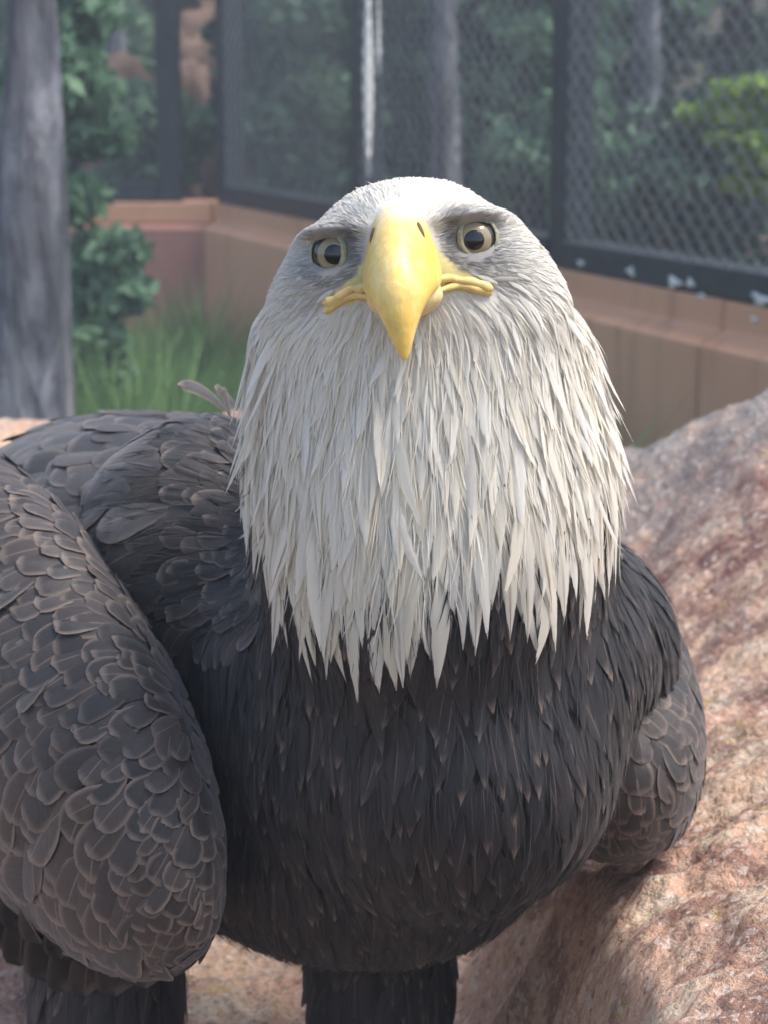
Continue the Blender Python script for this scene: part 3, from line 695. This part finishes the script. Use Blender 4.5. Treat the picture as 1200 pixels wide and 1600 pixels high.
def make_feathers(surf, base, flow, L, W, kind, nv=7, nu=4, lift=.1, lift0=.0006, camber=.12, jag=.0, twist=.15, conform=1., droop=0., lpow=1.3):
    """each feather follows the surface from its root; tips stand proud so that rows overlap like shingles"""
    n = len(base); p, nm = surf.near(base); C = []; N = []; D = []
    jit = rng.normal(size=(n, 3)) * .12; t = 1 - (1 - np.linspace(0, 1, nv + 1)) ** 1.7
    for k in range(nv + 1):
        d = flow(p) + jit; d = norm(d - nm * np.sum(d * nm, -1, keepdims=True))
        C.append(p); N.append(nm); D.append(d)
        if k < nv:
            q = p + d * (L * (t[k + 1] - t[k]))[:, None]; p2, n2 = surf.near(q)
            p = q * (1 - conform) + p2 * conform; nm = norm(nm * .55 + n2 * .45)
    C, N, D = np.stack(C, 1), np.stack(N, 1), np.stack(D, 1)
    pr = np.broadcast_to(prof_fn(kind, t), (n, nv + 1))
    tw = rng.normal(size=(n, 1, 1)) * twist
    S = norm(np.cross(D, N)); N2 = norm(N + S * tw); S = norm(np.cross(D, N2))
    lf = lift0 + (lift * L * rng.uniform(.6, 1.4, n))[:, None] * t ** lpow
    C = C + N * lf[..., None]
    if droop: C = C + np.array([0, 0, -1.]) * (droop * L)[:, None, None] * (t ** 2)[None, :, None]
    s = np.linspace(-1, 1, nu + 1)
    bend = (rng.normal(size=n) * .06 * L)[:, None] * t ** 2
    V = C[:, :, None, :] + S[:, :, None, :] * (s[None, None, :] * (W / 2)[:, None, None] * pr[..., None] + bend[..., None])[..., None] - N2[:, :, None, :] * (camber * W[:, None, None] * pr[..., None] * (s ** 2)[None, None, :])[..., None]
    if jag:
        e = rng.normal(size=V.shape[:3]) * jag * (np.abs(s) > .4)[None, None, :] * (t > .3)[None, :, None] * W[:, None, None]
        V = V + D[:, :, None, :] * e[..., None] * 1.6 + S[:, :, None, :] * e[..., None] * .35
    uv = np.stack(np.broadcast_arrays((s * .5 + .5)[None, None, :], t[None, :, None] + np.zeros((n, 1, 1))), -1)
    idx = np.arange((nv + 1) * (nu + 1)).reshape(nv + 1, nu + 1)
    f = np.stack([idx[:-1, :-1], idx[1:, :-1], idx[1:, 1:], idx[:-1, 1:]], -1).reshape(-1, 4)
    return V.reshape(n, -1, 3), f, uv.reshape(n, -1, 2), C
def emit(name, mat, parent, V, f, uv, fc, idx, kind=None):
    n, m, _ = V[idx].shape
    F = (f[None] + (np.arange(n) * m)[:, None, None]).reshape(-1, 4)
    o = mesh_obj(name, V[idx].reshape(-1, 3), F, mat, parent, uv=uv[idx].reshape(-1, 2), fc=np.repeat(fc[idx], m, 0))
    if kind: o['kind'] = kind
    return o
def split_emit(V, f, uv, fc, mat, parent, nparts, stuff_name, C, extra=None):
    """the feathers that show largest become parts of their own, the rest one plumage mesh"""
    tipp = C[:, -1]; px, py = proj(tipp); qx, qy = proj(C[:, C.shape[1] // 2])
    a = np.linalg.norm(V.max(1) - V.min(1), axis=1); vis = (px > 5) & (px < 1195) & (py > 5) & (py < 1595)
    sc = np.where(vis, a, -1) * (1. if extra is None else extra)
    order = np.argsort(-sc); big = [i for i in order[:nparts] if sc[i] > 0]; rest = np.setdiff1d(np.arange(len(V)), big)
    for i in big: emit('feather', mat, parent, V, f, uv, fc, np.array([i]))
    if len(rest): emit(stuff_name, mat, parent, V, f, uv, fc, rest, 'stuff')

bs = Surf(BV, BF)
# ---- seeds on the body
cand = sample(BV, BF, 60000); white = in_white(cand); hq = HI(cand); cpx, cpy = proj(cand)
hxa = np.abs(hq[:, 0]); hz = hq[:, 2]
face = white & (hz > -150) & (hq[:, 1] < 330)
BB = HL([[0, -20, -20]])[0]
DN = np.array([0, 0, -1.])
def flow_white(p):
    q = HI(p); v = norm(p - BB); down = sstep(-20, -220, q[:, 2])[:, None]
    px, _ = proj(p); fan = ((px - 660) / 300)[:, None] * RT * .38
    hang = DN + fan + norm(p - P(660, 700, 1.0)) * np.array([0, .15, 0])
    back = FWD * .5
    return norm(v * (1 - down) * 1.2 + hang * down + back * (1 - down) * sstep(0, 60, q[:, 2])[:, None])
clear = (hxa - 112) ** 2 + (hz * 1.0) ** 2 > 38 ** 2
clear &= ~((hxa < np.interp(hz, [-200, -115, -95, -60, 0, 50, 62, 70], [0, 0, 62, 66, 56, 40, 22, 0])) & (hq[:, 1] < 100))
clear &= yellow(cand) < .5
clear &= ~((hxa > 50) & (hxa < 142) & (np.abs(hz - np.interp(hxa, [50, 75, 100, 118, 135], [-80, -72, -74, -84, -88])) < 13) & (hq[:, 1] < 110))
# hackles of the ruff
sel = np.where(white & (hz < -60) & clear)[0]; pts = cand[sel]; z_ = hz[sel]
sp = np.interp(z_, [-600, -350, -200, -60], [.0074, .0070, .0052, .0036]); k = poisson(pts, sp); pts, z_ = pts[k], z_[k]
L = np.interp(z_, [-600, -400, -250, -150, -60], [.056, .060, .044, .026, .013]) * rng.uniform(.75, 1.25, len(pts)); W = np.interp(z_, [-500, -250, -150, -60], [.0135, .0105, .0062, .0032]) * rng.uniform(.75, 1.25, len(pts))
V, f, uv, C = make_feathers(bs, pts, flow_white, L, W, 'lance', 10, 6, .075, .0008, .10, .045, .28, .72, lpow=1.2)
r_ = np.clip(rng.uniform(0, 1, len(pts)) * .6 + .4 * sstep(-150, -500, z_), 0, 1); st = (rng.uniform(size=len(pts)) < .35) * rng.uniform(.3, .9, len(pts)) * sstep(-120, -300, z_)
fc = np.stack([r_, greyness(pts) * .8, st], -1)
def tidy(C, *arr):
    tx, ty = proj(C[:, -1]); ok = (tx > np.interp(ty, [600, 760, 800, 900, 1000], [340, 340, 362, 384, 398])) & (tx < np.interp(ty, [600, 760, 800, 900, 1000], [1010, 1004, 990, 974, 950]))
    return [C[ok]] + [a[ok] for a in arr]
C, V, uv, fc = tidy(C, V, uv, fc)
low = np.where(proj(C[:, -1])[1] > 700, 1., .3)
split_emit(V, f, uv, fc, M['whitef'], body, 90, 'ruff_plumage', C, low)
# pointed hackles standing off the sides of the ruff
_, nn_ = bs.near(cand[:14000]); sd_ = np.where(white[:14000] & (np.abs(nn_[:, 0]) > .72) & (hz[:14000] < -110) & (hz[:14000] > -420) & (cand[:14000, 1] < 1.04))[0]; sd_ = sd_[poisson(cand[sd_], np.full(len(sd_), .0085))]
def flow_side(p): return norm(flow_white(p) + np.sign(proj(p)[0] - 660)[:, None] * RT * .12)
pts = cand[sd_]; L = rng.uniform(.028, .05, len(pts)); W = rng.uniform(.004, .0075, len(pts))
V, f, uv, C = make_feathers(bs, pts, flow_side, L, W, 'lance', 9, 4, .19, .001, .1, .03, .3, .5, lpow=1.5); r_ = rng.uniform(0, .8, len(pts))
C, V, uv, fc = tidy(C, V, uv, np.stack([r_, 0 * r_, (r_ > .5) * .6], -1)); emit('side_hackles', M['whitef'], body, V, f, uv, fc, np.arange(len(V)), 'stuff')
# loose hair-fine barbs over the ruff
sel = np.where(white & (hz < -100) & clear)[0][:5000]; pts = cand[sel]; z_ = hz[sel]
L = np.interp(z_, [-600, -300, -100], [.040, .034, .014]) * rng.uniform(.6, 1.3, len(pts)); W = rng.uniform(.0006, .0016, len(pts))
V, f, uv, C = make_feathers(bs, pts, flow_white, L, W, 'strand', 5, 2, .095, .0012, .1, 0, .3, .85, lpow=1.1)
r_ = rng.uniform(0, 1, len(pts)); C, V, uv, fc = tidy(C, V, uv, np.stack([r_, greyness(pts) * .6, (rng.uniform(size=len(pts)) < .12) * 1.], -1)); emit('ruff_barbs', M['whitef'], body, V, f, uv, fc, np.arange(len(V)), 'stuff')
# short feathers of crown and face
cf = sample(BV[:], [t for t in BF if HI(BV[t[0]])[0][2] > -190 and BV[t[0]][1] < 1.05], 26000); q = HI(cf); hx2 = np.abs(q[:, 0]); z2 = q[:, 2]
ok = in_white(cf) & ((hx2 - 112) ** 2 + z2 ** 2 > 37 ** 2)
ok &= ~((hx2 < np.interp(z2, [-200, -115, -95, -60, 0, 50, 62, 70], [0, 0, 62, 66, 56, 40, 22, 0])) & (q[:, 1] < 100))
ok &= yellow(cf) < .5
ok &= ~((hx2 > 50) & (hx2 < 142) & (np.abs(z2 - np.interp(hx2, [50, 75, 100, 118, 135], [-80, -72, -74, -84, -88])) < 12) & (q[:, 1] < 110))
cf = cf[ok]; q = q[ok]; hx2 = hx2[ok]; z2 = z2[ok]
de = np.sqrt((hx2 - 112) ** 2 + z2 ** 2); near = np.clip((de - 35) / 90, 0, 1)
L = (.0035 + .0075 * near + .004 * sstep(60, 110, z2)) * rng.uniform(.7, 1.3, len(cf)); W = (.0008 + .0014 * near) * rng.uniform(.7, 1.4, len(cf))
V, f, uv, C = make_feathers(bs, cf, flow_white, L, W, 'strand', 3, 2, .09, .0003, .1, 0, .3, .95)
fc = np.stack([rng.uniform(0, .6, len(cf)), greyness(cf) * rng.uniform(.8, 1.25, len(cf)), np.zeros(len(cf))], -1)
emit('face_plumage', M['whitef'], body, V, f, uv, fc, np.arange(len(cf)), 'stuff')

# ---- dark contour feathers on breast, back, shoulders, legs
def flow_dark(p):
    px, py = proj(p); backness = sstep(1.08, 1.22, p[:, 1])[:, None]; leftb = sstep(470, 340, px)[:, None] * sstep(1050, 950, py)[:, None]
    fan = ((px - 650) / 350)[:, None] * RT * .12
    sc = BK * 1. + DN * .35 + RT * -.25
    k = np.maximum(backness, leftb)
    return norm((DN + fan) * (1 - k) + sc * k)
sel = np.where(~white)[0]; pts = cand[sel]; px, py = proj(pts)
scap = np.maximum(sstep(1.08, 1.2, pts[:, 1]), sstep(470, 340, px) * sstep(1050, 950, py))
# keep seeds hidden under the ruff fringe out of it
sp = .0098 + .0065 * scap * sstep(380, 250, px); sp = np.where((scap > .3) & (px > 300), .0080, sp); k = poisson(pts, sp); pts, px, py, scap, sp = pts[k], px[k], py[k], scap[k], sp[k]
L = sp * np.where(scap > .4, 3.4, 4.3) * rng.uniform(.8, 1.2, len(pts)); W = sp * np.where(scap > .4, 1.75, 1.45) * rng.uniform(.85, 1.15, len(pts))
isb = scap < .4
for mask, kind, mat, npart, nm_ in ((isb, 'lance', 'breastf', 50, 'breast_plumage'), (~isb, 'oval', 'wingf', 60, 'back_plumage')):
    b = pts[mask]
    V, f, uv, C = make_feathers(bs, b, flow_dark, L[mask], W[mask], kind, 9, 6, .055, .0008, .08, .03 if kind == 'lance' else .015, .15, .9)
    r_ = rng.uniform(0, 1, len(b)); pale = np.where(rng.uniform(size=len(b)) < .75, rng.uniform(.3, .9, len(b)), .1)
    split_emit(V, f, uv, np.stack([r_, r_ * 0, pale], -1), M[mat], body, npart, nm_, C)

sel = np.where(~white & (cand[:, 1] < 1.12))[0][:6000]; b = cand[sel]; L_ = rng.uniform(.012, .03, len(b)); W_ = rng.uniform(.0005, .0012, len(b))
V, f, uv, C = make_feathers(bs, b, flow_dark, L_, W_, 'strand', 4, 2, .13, .002, .1, 0, .3, .9)
r_ = rng.uniform(0, 1, len(b)); emit('breast_barbs', M['breastf'], body, V, f, uv, np.stack([r_, 0 * r_, r_ * .3], -1), np.arange(len(b)), 'stuff')
# ---- wings
def wing(ce, axes, radii, e, flow, spf, label, nparts, rk=(3.0, 2.25)):
    mb = MB(); ellipsoid(mb, ce, axes, radii, e, 64, 44)
    V_, F_ = remesh(mb, .004, 4)
    w = mesh_obj('wing', V_, F_, M['body'], eagle, fc=np.zeros((len(V_), 3))); w['label'] = label
    sf = Surf(V_, F_); c = sample(V_, F_, 26000); sp = spf(c); k = poisson(c, sp); c, sp = c[k], sp[k]
    L = sp * rk[0] * rng.uniform(.85, 1.2, len(c)); W = sp * rk[1] * rng.uniform(.85, 1.15, len(c))
    V, f, uv, C = make_feathers(sf, c, flow, L, W, 'round', 10, 6, .06, .0008, .06, .014, .12, .93)
    r_ = rng.uniform(0, 1, len(c)); pale = rng.uniform(.35, 1., len(c))
    split_emit(V, f, uv, np.stack([r_, 0 * r_, pale], -1), M['wingf'], w, nparts, 'wing_plumage', C)
    return w
e1 = norm(BK + np.array([0, 0, .40])); e0 = norm(np.cross(e1, ZZ)) ; e2 = np.cross(e0, e1)
cw = P(30, 1068, 1.12)
def wl_flow(p):
    px, py = proj(p); fr = sstep(980, 1480, py)[:, None]
    return norm((RT * -.85 + BK * .2 + DN * .45) * (1 - fr) + (DN * 1. - RT * .35) * fr)
def wl_sp(p):
    px, py = proj(p); a = sstep(330, 60, px); b = sstep(1000, 1350, py)
    return .0060 + .0032 * a + .0036 * a * b
wing_a = wing(cw, (e0, e1, e2), (.062, .225, .114), 1.98, wl_flow, wl_sp, 'broad folded wing with many rows of pale edged brown feathers', 110)
cw2 = P(922, 1085, 1.17); f1 = norm(np.array([-.1, 1, .12])); f0 = norm(np.cross(f1, ZZ)); f2 = np.cross(f0, f1)
def wr_flow(p):
    px, py = proj(p); fr = sstep(1000, 1250, py)[:, None]; return norm((RT * .45 + f1 * .35 + DN * .6) * (1 - fr) + (DN + f1 * .2 + RT * .1) * fr)
wing_b = wing(cw2, (f0, f1, f2), (.058, .15, .076), 2.2, wr_flow, lambda p: np.full(len(p), .0072), 'narrow folded wing above the orange rock', 40)
# long folded flight feathers and tail behind
def quills(parent, name, starts, dirs, L, W, mat):
    for i, (b, d) in enumerate(zip(starts, dirs)):
        d = norm(np.array(d)); s_ = norm(np.cross(d, ZZ)); n_ = np.cross(s_, d); V = []
        for t in np.linspace(0, 1, 10):
            w = W / 2 * float(prof_fn('round', np.array([t]))[0])
            for u in np.linspace(-1, 1, 5): V.append(b + d * L * t + s_ * u * w - n_ * (.1 * W * u * u + .05 * L * t * t))
        ix = np.arange(50).reshape(10, 5); F = np.stack([ix[:-1, :-1], ix[1:, :-1], ix[1:, 1:], ix[:-1, 1:]], -1).reshape(-1, 4)
        uv = np.array([(u * .5 + .5, t) for t in np.linspace(0, 1, 10) for u in np.linspace(-1, 1, 5)])
        mesh_obj(name, V, F, M[mat], parent, uv=uv, fc=np.tile([[(i * .37) % 1, 0, .4]], (50, 1)))
quills(wing_a, 'flight_feather', [cw + e1 * .17 + ZZ * (-.03 + .008 * k) - LT * .012 * (k % 3) for k in range(8)], [e1 * 1 + DN * (.5 - .05 * k) for k in range(8)], .32, .045, 'wingf')
quills(wing_b, 'flight_feather', [cw2 + f1 * .10 + ZZ * (-.03 + .008 * k) for k in range(8)], [f1 + DN * (.5 - .05 * k) for k in range(8)], .26, .04, 'wingf')
bk_end = P(270, 925, 1.34) + BK2 * .25
quills(body, 'tail_feather', [bk_end + LT * .012 * (k - 4) + ZZ * .003 * (k % 2) for k in range(9)], [BK + LT * .08 * (k - 4) + DN * .25 for k in range(9)], .24, .05, 'whitef')
for L_, W_, k0, py0, dd_ in ((.050, .026, 0, 62, 1.045), (.042, .023, 1, 98, 1.03)):
    xs_ = np.arange(-30 + 18 * k0, 330, 36) + rng.uniform(-6, 6, len(np.arange(-30 + 18 * k0, 330, 36)))
    quills(wing_a, 'feather', [P(x_, np.interp(x_, [-60, 0, 100, 160, 220, 300, 340], [1400, 1440, 1500, 1512, 1500, 1440, 1380]) - py0, dd_ + (.035 if x_ < 40 else 0.)) for x_ in xs_], [(-.16 + rng.uniform(-.08, .08), .30, -1.) for x_ in xs_], L_, W_, 'wingf')
# stray raised feathers on the back, next to the neck
def stray(px, py, d, ex, ey, L, W, bendz, lab, mat='wingf', pale=.9):
    b = P(px, py, d); e = P(ex, ey, d - .01); dd = norm(e - b); s_ = norm(np.cross(dd, norm(FWD * .8 - UP))); V = []
    for t in np.linspace(0, 1, 12):
        w = W / 2 * float(prof_fn('round', np.array([t]))[0])
        for u in np.linspace(-1, 1, 7): V.append(b + dd * L * t + s_ * (u * w) + ZZ * bendz * (t * (1 - t)) * 4 - FWD * (.12 * W * (1 - u * u)))
    ix = np.arange(84).reshape(12, 7); F = np.stack([ix[:-1, :-1], ix[1:, :-1], ix[1:, 1:], ix[:-1, 1:]], -1).reshape(-1, 4)
    uv = np.array([(u * .5 + .5, t) for t in np.linspace(0, 1, 12) for u in np.linspace(-1, 1, 7)])
    mesh_obj('feather', V, F, M[mat], body, uv=uv, fc=np.tile([[.45, 0, pale]], (84, 1)))
stray(352, 640, 1.18, 275, 600, .034, .0125, .004, '')
stray(372, 640, 1.17, 330, 600, .022, .012, .001, '')
stray(360, 650, 1.16, 345, 598, .02, .011, .001, '')

# ---- beak (upper), lower bill, gape, eyes
bk = [(61, 6, 8, 40), (56, 26, -20, 40), (42, 38, -46, 40), (22, 45, -73, 40), (0, 51, -96, 40), (-25, 57, -116, 40), (-50, 61, -130, 35), (-72, 60, -138, 20), (-92, 49, -142, -20), (-112, 37, -141, -58), (-132, 28, -138, -82), (-152, 20, -132, -95), (-170, 13.5, -126, -102), (-184, 8, -120, -105), (-192, 3, -115, -108)]
rings = []; zc = []
for z, hw, fr, b in interp_rows(bk, 56):
    ca, sa = seln(40, 1.9); c = b + (fr - b) * .0; ring = []
    wg = float(sstep(-55, -112, z)); c = (b * .75 + fr * .25) * (1 - wg) + wg * (fr + b) / 2
    for a, s2 in zip(ca, sa):
        w = c + (s2 * (b - c) if s2 > 0 else s2 * (c - fr)); ring.append((a * hw * (1 if s2 <= 0 else 1.0), w, z))
    rings.append(HL(ring)); zc += [float(sstep(8, 52, z)) * .9] * 40
zc += [1, 0]
ub = MB().loft(rings); zc = np.array(zc); upper = ub.build('beak', M['beak'], eagle, fc=np.stack([zc, zc, zc], -1))
for sgn in (-1, 1):
    nb = MB(); c = HL([[sgn * 37.5, -50, 8]])[0]; ellipsoid(nb, c, (norm(dirL((sgn * .35, 1, 0))), norm(dirL((sgn, -.35, 0))), norm(dirL((-sgn * .25, .15, 1)))), (5 * s_px, 3.6 * s_px, 15 * s_px), 2., 16, 10)
    nb.build('nostril', M['nostril'], upper)
lb = MB(); rings = []
for z, hw, fr, b in interp_rows([(-70, 56, -60, 40), (-86, 60, -72, 40), (-98, 56, -76, 40), (-108, 46, -70, 40), (-116, 28, -55, 30), (-119, 8, -35, 10)], 20):
    ca, sa = seln(36, 1.9); c = b * .6 + fr * .4
    rings.append(HL([(a * hw, c + (s2 * (b - c) if s2 > 0 else s2 * (c - fr)), z) for a, s2 in zip(ca, sa)]))
lb.loft(rings); lo = lb.build('lower_bill', M['gape'], eagle, fc=np.full((len(lb.V), 3), .8))
def surf_w(x, z):  # front surface of the face in head-local coordinates
    p, _ = bs.near(np.array([HL([[x, -60, z]])[0]])); h = bs.b.ray_cast(Vector(HL([[x, -200, z]])[0]), Vector(norm(dirL((0, 1, 0)))))
    return HI(np.array(h[0]))[0][1] if h[0] is not None else 20.
for sgn in (-1, 1):
    for dz, r0, taper, nm_ in ((0, 6.8, [.7, 1., .9, 1., 1.2, 1.3, .6], 'gape'), (-12, 6.2, [.5, .8, .95, 1., 1.05, 1.1, .5], 'gape')):
        xs_ = [46, 62, 80, 98, 114, 127, 134]; zs_ = [-70, -64, -64, -69, -75, -80, -83]
        if dz: zs_ = [-86, -79, -75, -78, -84, -89, -91]
        pts_ = [HL([[sgn * x, min(surf_w(sgn * x, z), 60) - (4 if i > 1 else 8) - (22 if i == 0 else 10 if i == 1 else 0), z]])[0] for i, (x, z) in enumerate(zip(xs_, zs_))]
        PP = interp_rows(np.array(pts_), 40); rr = interp_rows(np.array(taper)[:, None], 40)[:, 0] * r0 * s_px * (1 + .45 * fbm(np.stack([np.linspace(0, 9, 40), np.full(40, sgn * 3. + dz), np.zeros(40)], -1), 3))
        PP = PP + s_px * 5 * np.stack([fbm(np.stack([np.linspace(0, 5, 40), np.full(40, sgn * 5. + dz + k_), np.zeros(40)], -1), 2) for k_ in range(3)], -1)
        gm = MB().tube(PP, rr, 12); gm.build(nm_, M['gape'], lo if dz else upper, fc=np.full((len(gm.V), 3), .15))
for sgn in (-1, 1):
    ER = 38; ec = np.array([sgn * 110, surf_w(sgn * 112, 0) + 19, 0.]); c = HL([ec])[0]
    gaze = norm(CAM + np.array([0, 0, 0]) - c) + RT * sgn * .07; gaze = norm(gaze)
    em = MB(); ellipsoid(em, c, (RT, FWD, UP), (ER * s_px,) * 3, 2., 32, 20); eye = em.build('eye', M['sclera'], eagle)
    a1 = norm(np.cross(gaze, UP)); a2 = np.cross(a1, gaze)
    def capm(r, ang, nm_, mat, g_=gaze):
        rings = [[c + r * s_px * (math.cos(t) * g_ + math.sin(t) * (math.cos(k) * a1 + math.sin(k) * a2)) for k in np.linspace(0, 2 * math.pi, 40, endpoint=False)] for t in np.linspace(ang, .02, 10)]
        m = MB().loft(rings); return m.build(nm_, mat, eye)
    capm(ER * 1.03, R(46), 'iris', M['iris']); capm(ER * 1.045, R(23.5), 'pupil', M['pupil'])
    op = norm(dirL((sgn * .42, -.9, .02))); b1 = norm(np.cross(op, UP)); b2 = np.cross(b1, op)
    lid = []
    for k in np.linspace(0, 2 * math.pi, 49)[:-1]:
        th = R(50) * (1 + .09 * abs(math.sin(k))); lid.append(c + ER * 1.07 * s_px * (math.cos(th) * op + math.sin(th) * (math.cos(k) * b1 + math.sin(k) * b2)))
    rg = []
    for i, p_ in enumerate(lid):
        t_ = norm(lid[(i + 1) % 48] - lid[i - 1]); o_ = norm(p_ - c); s_ = np.cross(t_, o_)
        rg.append([p_ + s_px * (5. * math.cos(a) * s_ + 2.8 * math.sin(a) * o_) for a in np.linspace(0, 2 * math.pi, 10, endpoint=False)])
    rg.append(rg[0]); MB().loft(rg, cap=False).build('eyelid', M['lid'], eye)
# ---- feet with talons
for L in legs:
    c = L.copy(); c[2] = GB + .02; foot = None; m = MB()
    for a, ln in ((-.5, .07), (0.05, .085), (.6, .07), (3.1, .045)):
        d = -BK * math.cos(a) + LT * math.sin(a)
        zz = lambda q: float(gh(q[0], q[1]))
        pts_ = []; 
        for t in (0, .35, .7, 1.):
            q_ = c + d * ln * t; pts_.append(np.array([q_[0], q_[1], zz(q_) + .014]))
        m.tube(pts_, [.011, .010, .009, .007], 10)
    foot = m.build('foot', M['gape'], eagle, fc=np.full((len(m.V), 3), .2))
    for a, ln in ((-.5, .07), (0.05, .085), (.6, .07), (3.1, .045)):
        d = -BK * math.cos(a) + LT * math.sin(a); e = c + d * ln; z0 = float(gh(e[0], e[1]))
        MB().tube([np.array([*(e + d * x_)[:2], z0 + h_]) for x_, h_ in ((-.004, .015), (.010, .018), (.020, .012), (.025, .003))], [.006, .005, .003, .0008], 8).build('talon', M['talon'], foot)

# ------------------------------------------------------------------ haze volume added in place of the veil on the viewing glass
hz_ = NT('glass_veil_haze'); hz_.n.remove(hz_.b); vp = hz_.n.new('ShaderNodeVolumePrincipled'); vp.inputs['Color'].default_value = (.86, .92, 1., 1)
vp.inputs['Density'].default_value = .014; vp.inputs['Anisotropy'].default_value = .2; hz_.l.new(vp.outputs[0], hz_.out.inputs['Volume'])
tag(MB().box((0, 9, 2.2), (22.5, 21.5, 4.4)).build('haze', hz_.m, None, False), 'pale bluish haze volume added for the veil of viewing glass', 'haze', kind='stuff')
